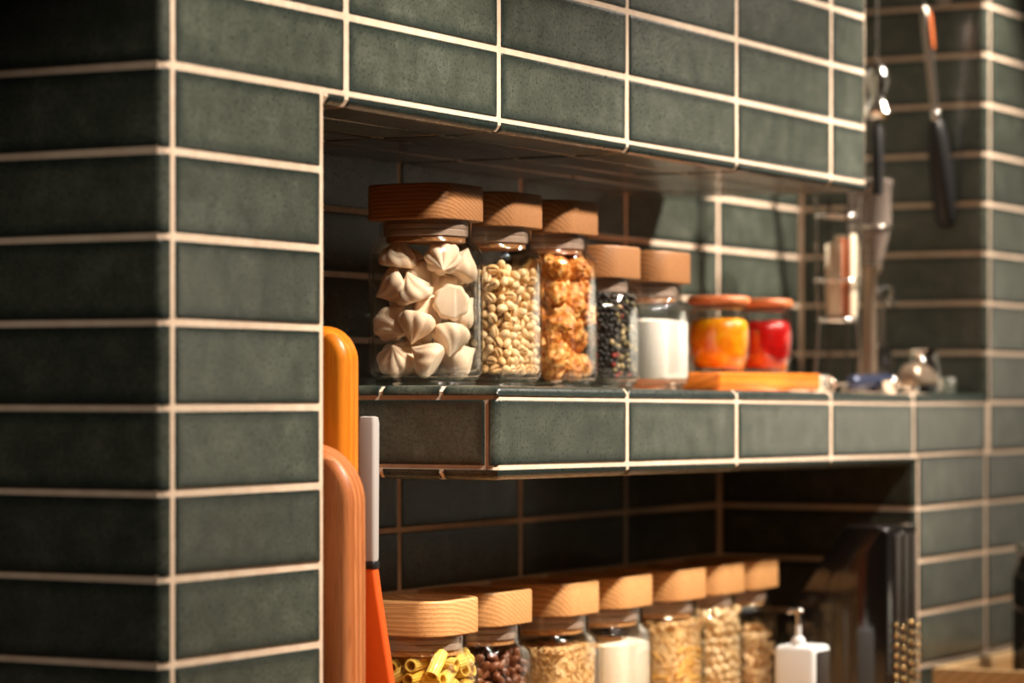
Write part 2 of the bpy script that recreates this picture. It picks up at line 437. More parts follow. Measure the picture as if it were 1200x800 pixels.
# header over the upper niche
mb = MB()
zs = zk(0) - GH / 2 - TT              # glazed soffit level
zc = zs + .0012
prism(mb, [(CH, zc), (0.60, zc), (0.60, 2.40), (REC, 2.40), (REC, zc + CH)], 'X', 0.40, HE - REC)
prism(mb, [(CH, zc), (0.60, zc), (0.60, zk(0) - .0012), (REC, zk(0) - .0012), (REC, zc + CH)], 'X', CX + .0005, 0.3995)
front_tiles(mb, 0, [(i * W + GV / 2, (i + 1) * W - GV / 2) for i in range(1, 5)] + [(5 * W + GV / 2, HE - .004)], range(-9, 0))
for k in range(-9, 0):
    v0, v1 = row_v(k); tile(mb, Vector((HE, 0, 0)), Y, Z, 0.006, W - GV / 2, v0, v1)
nd = 4
for j in range(nd):
    d0, d1 = j * H + (0 if j == 0 else GH / 2), (j + 1) * H - GH / 2
    for a, b in [(CX + .008, W - GV / 2)] + [(i * W + GV / 2, (i + 1) * W - GV / 2) for i in range(1, 5)] + [(5 * W + GV / 2, HE)]:
        tile(mb, Vector((0, 0, zs)), X, -Y, a, b, -d1, -d0, rv1=.0075 if j == 0 else .0022)
tag(mb.obj('wall_front', [M['grout'], M['tile']]), 'dark green tiled wall over the upper niche', 'wall', kind='structure')

# back wall of both niches
mb = MB()
mb.box(CX + .001, 7 * W - .001, D + REC, D + 0.10, 0.0, 2.40, 0)
front_tiles(mb, D, [(CX + .004, W - GV / 2)] + [(i * W + GV / 2, (i + 1) * W - GV / 2) for i in range(1, 6)] + [(6 * W + GV / 2, 7 * W - .004)], ROWS)
tag(mb.obj('wall_back', [M['grout'], M['tile']]), 'dark glossy tiled wall at the back of the niches', 'wall', kind='structure')

# pillar at the right: return face in the upper niche at 7W, in the lower one at 6W
mb = MB()
for xx, a_, b_ in ((7 * W, zk(5) - .001, 2.40), (6 * W, 0.0, zk(5) - .0011)):
    prism(mb, [(xx + CH, REC), (10 * W, REC), (10 * W, 0.60), (xx + REC, 0.60), (xx + REC, CH)], 'Z', a_, b_)
front_tiles(mb, 0, [(7 * W + .0195, 8 * W - GV / 2), (8 * W + GV / 2, 9 * W - GV / 2), (9 * W + GV / 2, 10 * W)], range(-9, 5))
front_tiles(mb, 0, [(6 * W + .0195, 7 * W - GV / 2), (7 * W + GV / 2, 8 * W - GV / 2), (8 * W + GV / 2, 9 * W - GV / 2), (9 * W + GV / 2, 10 * W)], range(5, 12))
for xx, rows in ((7 * W, range(-9, 4)), (6 * W, range(5, 12))):
    for k in rows:
        v0, v1 = row_v(k)
        tile(mb, Vector((xx, 0, 0)), -Y, Z, -D + .004, 0, v0, v1, ru1=.0085)
tag(mb.obj('wall_right', [M['grout'], M['tile']]), 'green tiled pillar closing the niches at the right', 'wall', kind='structure')

# the thick tiled shelf between the niches
SX = 2 * W - .0045
mb = MB()
ztop = zk(4) + GH / 2 + TT; zbot = zk(5) - GH / 2 - TT
def srect(i, z): return [(SX + REC + i, CH + i, z), (SX + CH + i, REC + i, z), (7 * W - .001, REC + i, z), (7 * W - .001, D - .001, z), (SX + REC + i, D - .001, z)]
mb.loft([srect(CH, zbot + .0012), srect(0, zbot + CH), srect(0, ztop - CH), srect(CH, ztop - .0012)])
v0, v1 = row_v(4)
for i, (a, b) in enumerate([(SX, 3 * W - GV / 2)] + [(i * W + GV / 2, (i + 1) * W - GV / 2) for i in range(3, 6)] + [(6 * W + GV / 2, 7 * W - .001)]):
    tile(mb, Vector((0, 0, 0)), X, Z, a, b, v0, v1, ru0=.0075 if i == 0 else .0022)
tile(mb, Vector((SX, 0, 0)), -Y, Z, -D + .002, -.0150, v0, v1)
for j in range(nd):
    d0, d1 = (0 if j == 0 else j * H - .006 + GH / 2), min((j + 1) * H - .006 - GH / 2, D - .002)
    if j == nd - 1: d1 = D - .002
    for i, (a, b) in enumerate([(SX, 3 * W - GV / 2)] + [(q * W + GV / 2, (q + 1) * W - GV / 2) for q in range(3, 6)] + [(6 * W + GV / 2, 7 * W - .001)]):
        if i == 4: b -= .001
        tile(mb, Vector((0, 0, ztop)), X, Y, a, b, d0, d1, ru0=.0075 if i == 0 else .0022, rv0=.0075 if j == 0 else .0022)
        if i == 4: b = 6 * W - .002; 
        if a < 6 * W - .01:
            tile(mb, Vector((0, 0, zbot)), X, -Y, a, b, -d1, -d0, ru0=.0075 if i == 0 else .0022, rv1=.0075 if j == 0 else .0022)
def sag(x): return 0.0085 * max(0.0, 1 - (x - SX) / (6 * W - SX))
mb.v = [(x, y, z + sag(x)) for x, y, z in mb.v]
tag(mb.obj('tiled_shelf', [M['grout'], M['tile']]), 'thick shelf clad in dark green tiles between the upper and lower niche', 'shelf')
def shelf_z(x): return ztop + sag(x) + 0.0006

# room shell around it
def slab(name, b, mat, **k):
    q = MB(); q.box(*b); o = q.obj(name, mat, smooth=0); tag(o, kind='structure'); return o
slab('floor', (-4.0, 5.5, -4.6, 0.9, -0.10, 0.0), M['floorwood'])
slab('ceiling', (-4.0, 5.5, -4.6, 0.9, 2.40, 2.50), M['plaster'])
slab('wall_opposite', (-4.0, 5.5, -4.7, -4.6, 0.0, 2.40), M['paleplaster'])
slab('wall_far', (5.5, 5.6, -4.7, 0.9, 0.0, 2.40), M['paleplaster'])
slab('wall_near', (-4.1, -4.0, -4.7, 0.9, 0.0, 2.40), M['plaster'])
slab('wall_rear', (-4.0, 5.5, 0.9, 1.0, 0.0, 2.40), M['plaster'])
# worktop under the niches (just below the frame)
mb = MB()
mb.box(CX + .02, 6 * W - .003, 0.0, D - .003, 0.86, 0.90, 0)
mb.box(-0.02, 10 * W, -0.62, -0.003, 0.86, 0.90, 0, 0.004)
tw = empty('worktop', (1.2, -0.3, 0.0), 'oak worktop running below the lower niche', 'worktop')
tw.location = (0, 0, 0)
mb.obj('worktop_slab', M['top'], tw)
mb = MB(); mb.box(0, 10 * W, -0.58, -0.004, 0.0, 0.859, 0); mb.box(CX + .03, 6 * W - .006, .0, D - .005, 0, .859)
mb.obj('base_cabinet', M['plaster'], tw, 0)
CT = 0.9004

# ------------------------------------------------------------------ storage jars
def jar(loc, a, h, lidmat, label, group, rz=0.0, lid_h=0.036):
    t = empty('storage_jar', loc, label, 'jar', group, rz)
    k = a / 0.0985; q = a / 2; rc = 0.024 * k; hb = h - lid_h
    # glass body, outside then inside
    nk = q * 0.975; nr = nk * .96
    outer = [(q * .955, rc, .0085), (q * .99, rc, .0125), (q, rc, .018), (q, rc, hb - .034), (q * .997, rc * 1.15, hb - .0300), (q * .99, rc * 1.45, hb - .0255),
             (nk * .995, nr * .94, hb - .0205), (nk * .975, nr * .97, hb - .0175), (nk * .975, nr * .97, hb - .003), (nk * .965, nr * .96, hb - .0012)]
    th = .0028
    inner = [(nk * .965 - th, nr * .96 - th, hb - .0012), (nk * .975 - th, nr * .97 - th, hb - .0175), (q * .99 - th, rc * 1.4, hb - .0265), (q - th, rc, hb - .034),
             (q - th, rc, .020), (q * .97 - th, rc, .0135), (q * .90 - th, rc * .9, .0105)]
    m = MB(); m.loft([rrect(x, x, r_, z) for x, r_, z in outer + inner], 0, False, True)
    m.obj('glass_body', M['glass'], t, 50)
    m = MB(); m.loft([rrect(x, x, r_, z) for x, r_, z in [(q * .80, rc * .8, .0), (q * .86, rc * .85, .0006), (q * .875, rc * .85, .003), (q * .85, rc * .85, .0045), (q * .90, rc * .9, .006), (q * .95, rc, .0082), (q * .90, rc, .0088)]])
    m.obj('glass_foot', M['glass_base'], t, 50)
    lid = MB(); e = .0022
    lid.loft([rrect(x, x, r_, z) for x, r_, z in [(q - .002, rc - .002, hb), (q - .0003, rc - .0003, hb + .0006), (q, rc, hb + .002), (q, rc, h - .0025), (q - .0006, rc - .0006, h - .0008), (q - .002, rc - .002, h),
              (q - .0050, rc - .004, h), (q - .0062, rc - .005, h - .001), (q - .0070, rc - .005, h - .0175), (q - .0080, rc - .006, h - .0185)]])
    lo = lid.obj('lid', lidmat, t, 50)
    sl = MB()
    ci = lambda x, z: rrect(x, x, x * .985, z)
    sl.loft([ci(nk * .84, hb - .0165), ci(nk * .885, hb - .0155), ci(nk * .90, hb - .0100), ci(nk * .88, hb - .0092), ci(nk * .90, hb - .0084), ci(nk * .905, hb - .0040), ci(nk * .88, hb - .0034), ci(nk * .88, hb - .0002)])
    sl.obj('seal', M['silicone'], lo, 50)
    st = MB(); st.loft([ci(nk * .78, hb - .0222), ci(nk * .835, hb - .0215), ci(nk * .84, hb - .0169), ci(nk * .83, hb - .0167)])
    st.obj('stopper', lidmat, lo, 50)
    return t, q - th

UJ = [(0.630, 'meringue kisses', 0.203), (0.759, 'puffed grain', 0.203), (0.890, 'golden fried crisps', 0.203), (1.002, 'mixed peppercorns', 0.160), (1.129, 'white sugar', 0.160)]
UL = ['tall glass jar of cream meringue kisses at the left end of the upper shelf',
      'tall glass jar of pale puffed grain on the upper shelf, between meringues and golden crisps',
      'tall glass jar of golden fried crisps, third from the left on the upper shelf',
      'short wooden-lidded jar of dark mixed peppercorns on the upper shelf',
      'short wooden-lidded jar of white sugar on the upper shelf']
uj = []
for (x, c, h), lab in zip(UJ, UL):
    t, qi = jar((x, 0.120, shelf_z(x)), 0.0985 if c != 'mixed peppercorns' else 0.094, h, M['lid_dark'], lab, 'wooden-lidded glass jars on the upper shelf', rz=0.0)
    uj.append((t, qi))
LJ = [(0.640, 0.135, 'glass jar of yellow tube pasta in the lower niche, leftmost of its row'),
      (0.782, 0.148, 'glass jar of brown beans in the lower niche, between the pasta and the tan grain'),
      (0.945, 0.150, 'glass jar of tan grain in the lower niche, between the beans and the white flour'),
      (1.078, 0.148, 'glass jar of white flour in the lower niche'),
      (1.222, 0.146, 'glass jar of tan granola with golden sticks in the lower niche, right of the flour'),
      (1.340, 0.148, 'glass jar of cream peanuts in the lower niche, second from the far end'),
      (1.450, 0.150, 'glass jar of tan flakes at the far end of the lower niche row')]
lj = []
for x, y, lab in LJ:
    t, qi = jar((x, y, CT), 0.1035, 0.203, M['lid_light'], lab, 'wooden-lidded glass jars in the lower niche')
    lj.append((t, qi))

# ------------------------------------------------------------------ contents
def fill_block(name, mat, half, r, z0, z1, loc, label, cat, group=None, lump=0.0, kind='stuff', seed=1, slope=0.0):
    rg = random.Random(seed); m = MB(); n = 12
    rings = [rrect(half - .002, half - .002, r, z0), rrect(half, half, r, z0 + .002), rrect(half, half, r, z1 - .004)]
    m.loft(rings, 0, True, False)
    ring = rrect(half, half, r, 0)
    k = len(ring); vs = []; fs = []
    S = 7
    for i in range(S + 1):
        f = 1 - i / S
        for (x, y, _) in ring:
            vs.append((x * f, y * f, z1 - .004 * f ** 3 + slope * x * 1.0 + (rg.uniform(-1, 1) * lump if 0 < i else -abs(slope) * 0)))
    # keep the rim on the block
    for j in range(k): vs[j] = (ring[j][0], ring[j][1], z1 - .004)
    for i in range(S):
        for j in range(k):
            q = (j + 1) % k; fs.append((i * k + j, i * k + q, (i + 1) * k + q, (i + 1) * k + j))
    m.add(vs, fs)
    o = m.obj(name, mat, None, 60, loc)
    return tag(o, label, cat, group, kind)

def pack(n, r, half, rc, z0, seed, iters=110, ztop=None, jit=0.0):
    """settle n balls of radius r in a rounded square prism"""
    g = np.random.default_rng(seed)
    area = (2 * half) ** 2
    hh = n * 4.19 * r ** 3 / 0.52 / area
    p = np.column_stack([g.uniform(-half + r, half - r, n), g.uniform(-half + r, half - r, n), z0 + r + g.uniform(0, hh, n)]).astype(np.float32)
    for it in range(iters):
        p[:, 2] -= 0.10 * r * (1 - it / iters)
        d = p[:, None, :] - p[None, :, :]
        l = np.sqrt((d ** 2).sum(2)) + 1e-9
        ov = np.maximum(2 * r - l, 0); np.fill_diagonal(ov, 0)
        p += ((ov / l)[:, :, None] * d).sum(1) * 0.32
        c = half - rc
        q = np.clip(p[:, :2], -c, c); dv = p[:, :2] - q; dl = np.sqrt((dv ** 2).sum(1)) + 1e-9
        s = np.minimum(1, (rc - r) / dl); p[:, :2] = q + dv * s[:, None]
        p[:, 2] = np.maximum(p[:, 2], z0 + r)
    return p

VIEW = Vector((cam.location.x, cam.location.y, cam.location.z))
def scatter(proto_obj, pts, base, rng, limit, stuff_name, stuff_mats, label, cat, group, scl=(0.9, 1.1), half=0.046, fixrot=None, stuff_label=None, vmode=True):
    """the pieces nearest to the glass on the sides one sees are objects of their own (up to limit); the rest is one mesh"""
    pts = [Vector(map(float, p)) for p in pts]
    zt = max(p.z for p in pts)
    def rank(p):
        return min(half + p.x, half + p.y, (zt - p.z) * 1.2 + .004 if vmode else 1) if True else 0
    pts.sort(key=rank)
    me = proto_obj.data; made = []
    first = True; rest = MB()
    pv = [v.co.copy() for v in me.vertices]; pf = [tuple(f.vertices) for f in me.polygons]
    for i, p in enumerate(pts):
        rot = Euler((rng.uniform(0, 6.28), rng.uniform(0, 6.28), rng.uniform(0, 6.28))) if fixrot is None else fixrot(rng)
        s = rng.uniform(*scl)
        if i < limit:
            if first:
                o = proto_obj; first = False
            else:
                o = proto_obj.copy(); COL.objects.link(o)
            o.location = Vector(base) + p; o.rotation_euler = rot; o.scale = (s, s, s)
            made.append(o)
        else:
            mt = Matrix.LocRotScale(p, rot, (s, s, s))
            rest.add([mt @ v for v in pv], pf)
    if rest.v:
        o = rest.obj(stuff_name, stuff_mats, None, 60, base)
        tag(o, stuff_label or label, cat, group, 'stuff')
    return made

# --- meringue kisses
def kiss_mesh(seed):
    rg = random.Random(seed); m = MB(); n = 48; rings = []
    tw = rg.uniform(0.2, 0.9)
    for z, r, st in [(0, .0150, .02), (.0006, .0168, .06), (.003, .0186, .10), (.0065, .0192, .13), (.010, .0186, .15), (.0135, .0166, .17), (.017, .0136, .19), (.0205, .0102, .20), (.0235, .0072, .18), (.0265, .0046, .14), (.029, .0026, .08), (.0312, .0010, 0)]:
        ring = []
        for j in range(n):
            a = 2 * PI * j / n
            w_ = 1 + st * .85 * (abs(math.cos(4 * (a + tw * z * 40))) ** .8 * 1.6 - 1.0)
            ring.append((r * w_ * math.cos(a) + .0012 * math.sin(z * 90 + seed), r * w_ * math.sin(a) + .0010 * math.sin(z * 70 + 2 * seed), z - .012))
        rings.append(ring)
    m.loft(rings)
    return m
bt = uj[0][0]; B0 = Vector((0.630, 0.120, shelf_z(0.630)))
MK = [((-.0262, .0183, .1318), (.05, -.1, 1)), ((-.0110, -.0255, .1260), (-.55, -.40, -.42)), ((-.0250, .0290, .0995), (-.35, .6, -.35)), ((-.0262, .0020, .0965), (-.25, .25, 1)),
      ((-.004, .000, .1080), (-.3, -.6, -.4)), ((.0030, -.0285, .0850), (.78, .50, -.02)), ((-.0255, .0292, .0600), (-.3, -.5, -.35)), ((-.0260, -.0010, .0600), (-.30, .05, -1)),
      ((.0262, -.0255, .1230), (.4, -.2, .9)), ((.0278, -.0262, .0760), (.5, -.5, .7)), ((-.0255, .0225, .0285), (-.55, -.25, .45)), ((-.0245, -.0150, .0285), (-.2, .8, .5)),
      ((.0030, -.0262, .0470), (-.35, -.15, -1)), ((.0265, -.0050, .1000), (.5, .5, .5)), ((.0265, -.0230, .0285), (.6, -.5, .4)), ((.0050, .0260, .1280), (.1, .3, 1)), ((.0080, .0250, .0900), (.3, .3, 1)),
      ((.0250, .0250, .0600), (.5, .5, .2)), ((.0060, .0240, .0300), (.3, .6, .8)), ((.0010, .0010, .0740), (.2, .9, .2)), ((.0265, .0220, .1150), (.5, .4, .6)), ((.0260, .0180, .0270), (.6, .2, .2))]
protos = [kiss_mesh(s).obj('meringue_kiss', M['meringue'], None, 40) for s in range(3)]
KL = 'cream piped meringue kiss in the tall jar at the left end of the upper shelf'
SPEC = {0: 'upright meringue kiss at the top left of the meringue jar', 1: 'star-shaped meringue kiss, tip towards you, top middle of the jar', 5: 'meringue kiss showing its flat round base, middle of the jar',
        7: 'upside-down meringue kiss at mid height in the jar, left of the flat-based one', 12: 'upside-down meringue kiss low in the jar, directly below the flat-based one', 10: 'tilted meringue kiss lying lowest at the left of the jar'}
for i, (p, rr) in enumerate(MK):
    o = protos[i] if i < 3 else dup(protos[i % 3])
    o.location = B0 + Vector(p); o.rotation_euler = Vector(rr).to_track_quat('Z', 'Y').to_euler()
    s = (1.0, 0.94, 1.03, 0.98)[i % 4]; o.scale = (s, s, s)
    o.location.x = max(o.location.x, B0.x - .0235); o.location.y = min(o.location.y, B0.y + .0245)
    tag(o, SPEC.get(i, KL), 'meringue', 'meringue kisses in the jar')

# --- puffed grain with a crease
def ellipsoid(rx, ry, rz, nu=14, nv=9, groove=0.0):
    m = MB(); vs = []; fs = []
    for i in range(1, nv):
        a = PI * i / nv
        for j in range(nu):
            b = 2 * PI * j / nu
            x, y, z = math.sin(a) * math.cos(b), math.cos(a), math.sin(a) * math.sin(b)
            g = groove * math.exp(-(x / 0.22) ** 2) * (1 if z > 0 else 0) * (1 - abs(y) ** 3)
            vs.append((x * rx, y * ry, z * rz * (1 - g)))
    vs += [(0, ry, 0), (0, -ry, 0)]
    k = nv - 1
    for i in range(k - 1):
        for j in range(nu):
            q = (j + 1) % nu; fs.append((i * nu + j, i * nu + q, (i + 1) * nu + q, (i + 1) * nu + j))
    t, b = len(vs) - 2, len(vs) - 1
    for j in range(nu):
        q = (j + 1) % nu; fs.append((t, q, j)); fs.append((b, (k - 1) * nu + j, (k - 1) * nu + q))
    m.add(vs, fs); return m
rng = random.Random(11)
o = ellipsoid(.0047, .0066, .0045, 16, 10, 0.45).obj('puffed_grain', M['nut'], None, 60)
tag(o, 'cream creased puffed grain in the second tall jar of the upper shelf', 'grain', 'puffed grains in the jar')
pts = pack(880, .0054, .0462, .0215, .013, 3)
base = (0.759, 0.120, shelf_z(0.759))
scatter(o, pts, base, rng, 300, 'puffed_grains', M['nut'], 'cream creased puffed grain in the second tall jar of the upper shelf', 'grain', 'puffed grains in the jar',
        half=0.046, stuff_label='inner mass of cream puffed grain in the second tall jar')

# --- golden fried crisps
def lump_mesh(seed, r=0.016, amp=0.38, el=1.35):
    rg = random.Random(seed); m = ellipsoid(r, r * el, r * .85, 34, 22)
    from mathutils import noise as mn
    off = Vector((seed * 3.1, seed * 1.7, 0))
    out = []
    for v in m.v:
        v = Vector(v); n = mn.fractal(v * 75 + off, 0.7, 2.1, 4); n2 = mn.noise(v * 210 + off)
        d = v.normalized(); out.append(tuple(v + d * (n * amp * r * .8 + abs(n2) * -.30 * r)))
    m.v = out; return m
cp = [lump_mesh(s).obj('fried_crisp', M['chip'], None, 50) for s in (2, 5, 9)]
base3 = Vector((0.890, 0.120, shelf_z(0.890)))
cpos = []
for lev in range(5):
    zz = .029 + lev * .0255
    for (a, b) in ((-.026, .024), (-.026, -.004), (-.022, -.026), (.006, -.027), (.028, -.024), (.005, .005), (.028, .008), (.008, .029)):
        cpos.append((a + rng.uniform(-.002, .002), b + rng.uniform(-.002, .002), zz + rng.uniform(-.006, .004)))
for i, p in enumerate(cpos):
    o = cp[i] if i < 3 else dup(cp[i % 3])
    o.location = base3 + Vector(p); o.rotation_euler = (rng.uniform(0, 6), rng.uniform(0, 6), rng.uniform(0, 6)); s = rng.uniform(.92, 1.12); o.scale = (s, s, s)
    tag(o, 'rough golden fried crisp in the third tall jar of the upper shelf', 'crisp', 'fried crisps in the jar')

# --- peppercorns: lattice against the glass, core inside
def shell_points(half, rc, z0, z1, r, layers, rng, back=True, jit=.35):
    pts = []
    for L in range(layers):
        hh = half - r - L * r * 1.7; rr = max(rc - L * r * 1.7, .004)
        per = 4 * 2 * (hh - rr) + 2 * PI * rr
        rows = int((z1 - z0) / (r * 1.75))
        n = int(per / (2 * r))
        path = rrect(hh, hh, rr, 0, seg=10)
        cum = [0]
        for i in range(len(path)):
            a, b = path[i], path[(i + 1) % len(path)]; cum.append(cum[-1] + math.dist(a, b))
        for k in range(rows):
            off = (k % 2) * .5 + L * .3
            for i in range(n):
                s = ((i + off) / n * cum[-1]) % cum[-1]
                j = max(q for q in range(len(path)) if cum[q] <= s)
                a, b = path[j], path[(j + 1) % len(path)]; f = (s - cum[j]) / max(1e-9, cum[j + 1] - cum[j])
                pts.append((a[0] + (b[0] - a[0]) * f + rng.uniform(-jit, jit) * r * .6, a[1] + (b[1] - a[1]) * f + rng.uniform(-jit, jit) * r * .6, z0 + r + k * r * 1.75 + rng.uniform(-jit, jit) * r))
    # top surface
    n = int(2 * half / (2 * r))
    for i in range(n):
        for j in range(n):
            x, y = -half + (i + .5) * 2 * half / n, -half + (j + .5) * 2 * half / n
            if max(abs(x), abs(y)) < half - 1.5 * r: pts.append((x + rng.uniform(-jit, jit) * r, y + rng.uniform(-jit, jit) * r, z1 - r * rng.uniform(0, .8)))
    return pts
x4 = 1.002; b4 = (x4, 0.120, shelf_z(x4))
o = ellipsoid(.0031, .0031, .0031, 10, 7).obj('peppercorn', M['pepper'], None, 60)
PL = 'tiny round peppercorn in the short jar of mixed peppercorns'
tag(o, PL, 'peppercorn', 'peppercorns in the jar')
pp = shell_points(.0438, .020, .013, .106, .0031, 1, rng, jit=.8)
scatter(o, pp, b4, rng, 300, 'peppercorns', M['pepper'], PL, 'peppercorn', 'peppercorns in the jar', (.8, 1.1), .044, stuff_label='mass of mixed peppercorns in the short jar', vmode=False)
fill_block('peppercorn_core', M['pepperfill'], .0395, .018, .013, .100, b4, 'dark inner mass of the peppercorn jar', 'peppercorn')
# --- sugar and flour
x5 = 1.129
fill_block('white_sugar', M['sugar'], .0462, .0215, .0125, .083, (x5, 0.120, shelf_z(x5)), 'white sugar filling the short jar on the upper shelf', 'sugar', lump=.0003)
xD, yD, _ = LJ[3]
fill_block('white_flour', M['flour'], .0486, .023, .0125, .128, (xD, yD, CT), 'cream white flour filling a jar of the lower niche', 'flour', lump=.0003, slope=.04)

# --- pasta tubes
def pasta_mesh(L=.030, ro=.0066, ri=.0048):
    m = MB(); n = 40
    def ring(r, z, rid): return [((r + rid * .0004 * math.cos(14 * 2 * PI * j / n)) * math.cos(2 * PI * j / n), (r + rid * .0004 * math.cos(14 * 2 * PI * j / n)) * math.sin(2 * PI * j / n), z) for j in range(n)]
    m.loft([ring(ro, -L / 2, 1), ring(ro, L / 2, 1), ring(ro - .0004, L / 2 + .0003, 0), ring(ri, L / 2, 0), ring(ri, -L / 2, 0), ring(ro - .0004, -L / 2 - .0003, 0), ring(ro, -L / 2, 1)], 0, False, False)
    return m
xA, yA, _ = LJ[0]; bA = Vector((xA, yA, CT))
o = pasta_mesh().obj('pasta_tube', M['pasta'], None, 50)
PL = 'yellow ridged pasta tube in the leftmost jar of the lower niche'
tag(o, PL, 'pasta', 'pasta tubes in the jar')
rngp = random.Random(4)
lst = []
for lev in range(9):
    zz = .020 + lev * .0148
    for (a, b) in ((-.040, .030), (-.040, .008), (-.040, -.016), (-.028, -.038), (-.004, -.040), (.020, -.040), (.038, -.030), (.036, -.004), (-.014, .012), (.010, -.012), (.010, .016), (-.010, .036), (.032, .028)):
        lst.append((a + rngp.uniform(-.002, .002), b + rngp.uniform(-.002, .002), zz + rngp.uniform(-.003, .003)))
for i, p in enumerate(lst):
    c = o if i == 0 else dup(o)
    lim = .0485 - .0075
    edge = abs(p[0]) > .03 or abs(p[1]) > .03
    if rngp.random() < .45:   # end towards the glass
        ang = rngp.uniform(-.5, .5); pull = .0085
        if abs(p[0]) >= abs(p[1]): rot = (rngp.uniform(-.3, .3), PI / 2 + ang * .5, 0); p = (math.copysign(min(abs(p[0]), .0475 - .0155), p[0]), p[1], p[2])
        else: rot = (PI / 2 + ang * .5, 0, rngp.uniform(-.3, .3)); p = (p[0], math.copysign(min(abs(p[1]), .0475 - .0155), p[1]), p[2])
    else:
        p = (max(-lim, min(lim, p[0])), max(-lim, min(lim, p[1])), p[2])
        tl = rngp.uniform(.6, 1.5)
        if abs(p[0]) >= abs(p[1]): rot = (tl, 0, 0); p = (p[0], max(-.032, min(.032, p[1])), p[2])
        else: rot = (0, tl, 0); p = (max(-.032, min(.032, p[0])), p[1], p[2])
    c.location = bA + Vector(p); c.rotation_euler = rot
# --- brown beans
def bean_mesh():
    m = ellipsoid(.0046, .0074, .0044, 16, 11)
    m.v = [(x + (.0016 - 38 * y * y * 1.0), y, z) for x, y, z in m.v]; return m
xB, yB, _ = LJ[1]; bB = (xB, yB, CT)
o = bean_mesh().obj('brown_bean', M['bean'], None, 60)
BL = 'glossy brown bean in the second jar of the lower niche'
tag(o, BL, 'bean', 'brown beans in the jar')
pts = pack(560, .0058, .0486, .0225, .060, 8)
scatter(o, pts, bB, rng, 300, 'brown_beans', M['bean'], BL, 'bean', 'brown beans in the jar', half=.0486, stuff_label='inner mass of brown beans in the second lower jar')
fill_block('bean_bed', M['bean'], .0470, .0225, .0125, .062, bB, 'lower mass of brown beans in the second lower jar', 'bean', 'brown beans in the jar', lump=.002)
# --- tan grain: many thin grains, one mass
def grain_mass(name, mat, base, half, rc, z0, z1, n, L, r, label, cat, seed, core=True):
    rg = random.Random(seed); m = MB(); pr = ellipsoid(r, L, r * .8, 6, 4)
    if core:
        m.loft([rrect(half - r * 2, half - r * 2, rc - r, z0), rrect(half - r * 2, half - r * 2, rc - r, z1 - .005), rrect(half - .012, half - .012, rc - r, z1 - .002)])
    path = rrect(half - r, half - r, rc, 0, seg=8)
    for i in range(n):
        if i % 3:
            j = rg.randrange(len(path)); a, b = path[j], path[(j + 1) % len(path)]
            if rg.random() < .75:
                j = rg.choice([8, 17, 26, 35]); a, b = path[j], path[(j + 1) % len(path)]
            f = rg.random(); x, y = a[0] + (b[0] - a[0]) * f, a[1] + (b[1] - a[1]) * f
            p = Vector((x * rg.uniform(.96, 1), y * rg.uniform(.96, 1), rg.uniform(z0 + L, z1)))
            if abs(x) > abs(y): rot = Euler((rg.uniform(0, 6.3), 0, rg.uniform(-.3, .3)))
            else: rot = Euler((0, 0, PI / 2)).to_matrix() @ Euler((rg.uniform(0, 6.3), 0, rg.uniform(-.3, .3))).to_matrix(); rot = rot.to_euler()
        else:
            p = Vector((rg.uniform(-half + L, half - L), rg.uniform(-half + L, half - L), z1 - .003 + rg.uniform(-.003, .003)))
            rot = Euler((rg.uniform(-.4, .4), rg.uniform(-.4, .4), rg.uniform(0, 6.3)))
        mt = Matrix.LocRotScale(p, rot, None); m.add([mt @ Vector(v) for v in pr.v], pr.f)
    o = m.obj(name, mat, None, 60, base); return tag(o, label, cat, None, 'stuff')
xC, yC, _ = LJ[2]
grain_mass('tan_grain', M['rice'], (xC, yC, CT), .0490, .023, .0125, .131, 5200, .0034, .0012, 'pale tan grain filling the third jar of the lower niche', 'grain', 3)
xE, yE, _ = LJ[4]; bE = Vector((xE, yE, CT))
grain_mass('brown_grain', M['rice'], bE, .0480, .023, .0125, .141, 2600, .0036, .0018, 'tan granola filling the fifth jar of the lower niche', 'granola', 6)
# golden sticks pressed against the glass of the same jar
m = MB(); m.tube([(0, -.024, -.004), (0, -.010, 0), (0, .010, .001), (0, .024, -.003)], [.0014, .0027, .0030, .0012], 10)
o = m.obj('golden_stick', M['crisp'], None, 60)
SL = 'curved golden crisp stick against the glass of the granola jar'
tag(o, SL, 'crisp', 'golden crisp sticks in the jar')
for i in range(34):
    c = o if i == 0 else dup(o)
    lev = i // 2; zz = .020 + lev * .0056 + rng.uniform(-.002, .002)
    if i % 2: c.location = bE + Vector((-.0448, rng.uniform(-.016, .016), zz)); c.rotation_euler = (rng.uniform(-.45, .45), 0, 0)
    else: c.location = bE + Vector((rng.uniform(-.016, .016), -.0448, zz)); c.rotation_euler = (0, rng.uniform(-.45, .45), PI / 2)
# --- peanuts and flakes
xF, yF, _ = LJ[5]
o = ellipsoid(.0056, .0078, .0054, 12, 8, 0.1).obj('peanut', M['peanut'], None, 60)
NL = 'cream peanut in the second jar from the far end of the lower niche'
tag(o, NL, 'peanut', 'peanuts in the jar')
pp = shell_points(.0486, .023, .013, .150, .0064, 1, rng, jit=.5)
scatter(o, pp, (xF, yF, CT), rng, 300, 'peanuts', M['peanut'], NL, 'peanut', 'peanuts in the jar', (.9, 1.15), .0486, stuff_label='further peanuts in the peanut jar')
fill_block('peanut_core', M['peanut'], .040, .018, .013, .143, (xF, yF, CT), 'inner mass of the peanut jar', 'peanut', 'peanuts in the jar')
xG, yG, _ = LJ[6]
m = ellipsoid(.0060, .0085, .0022, 12, 6); m.v = [(x, y, z + 55 * x * x) for x, y, z in m.v]
o = m.obj('cereal_flake', M['flake'], None, 60)
FL = 'curled tan cereal flake in the jar at the far end of the lower niche'
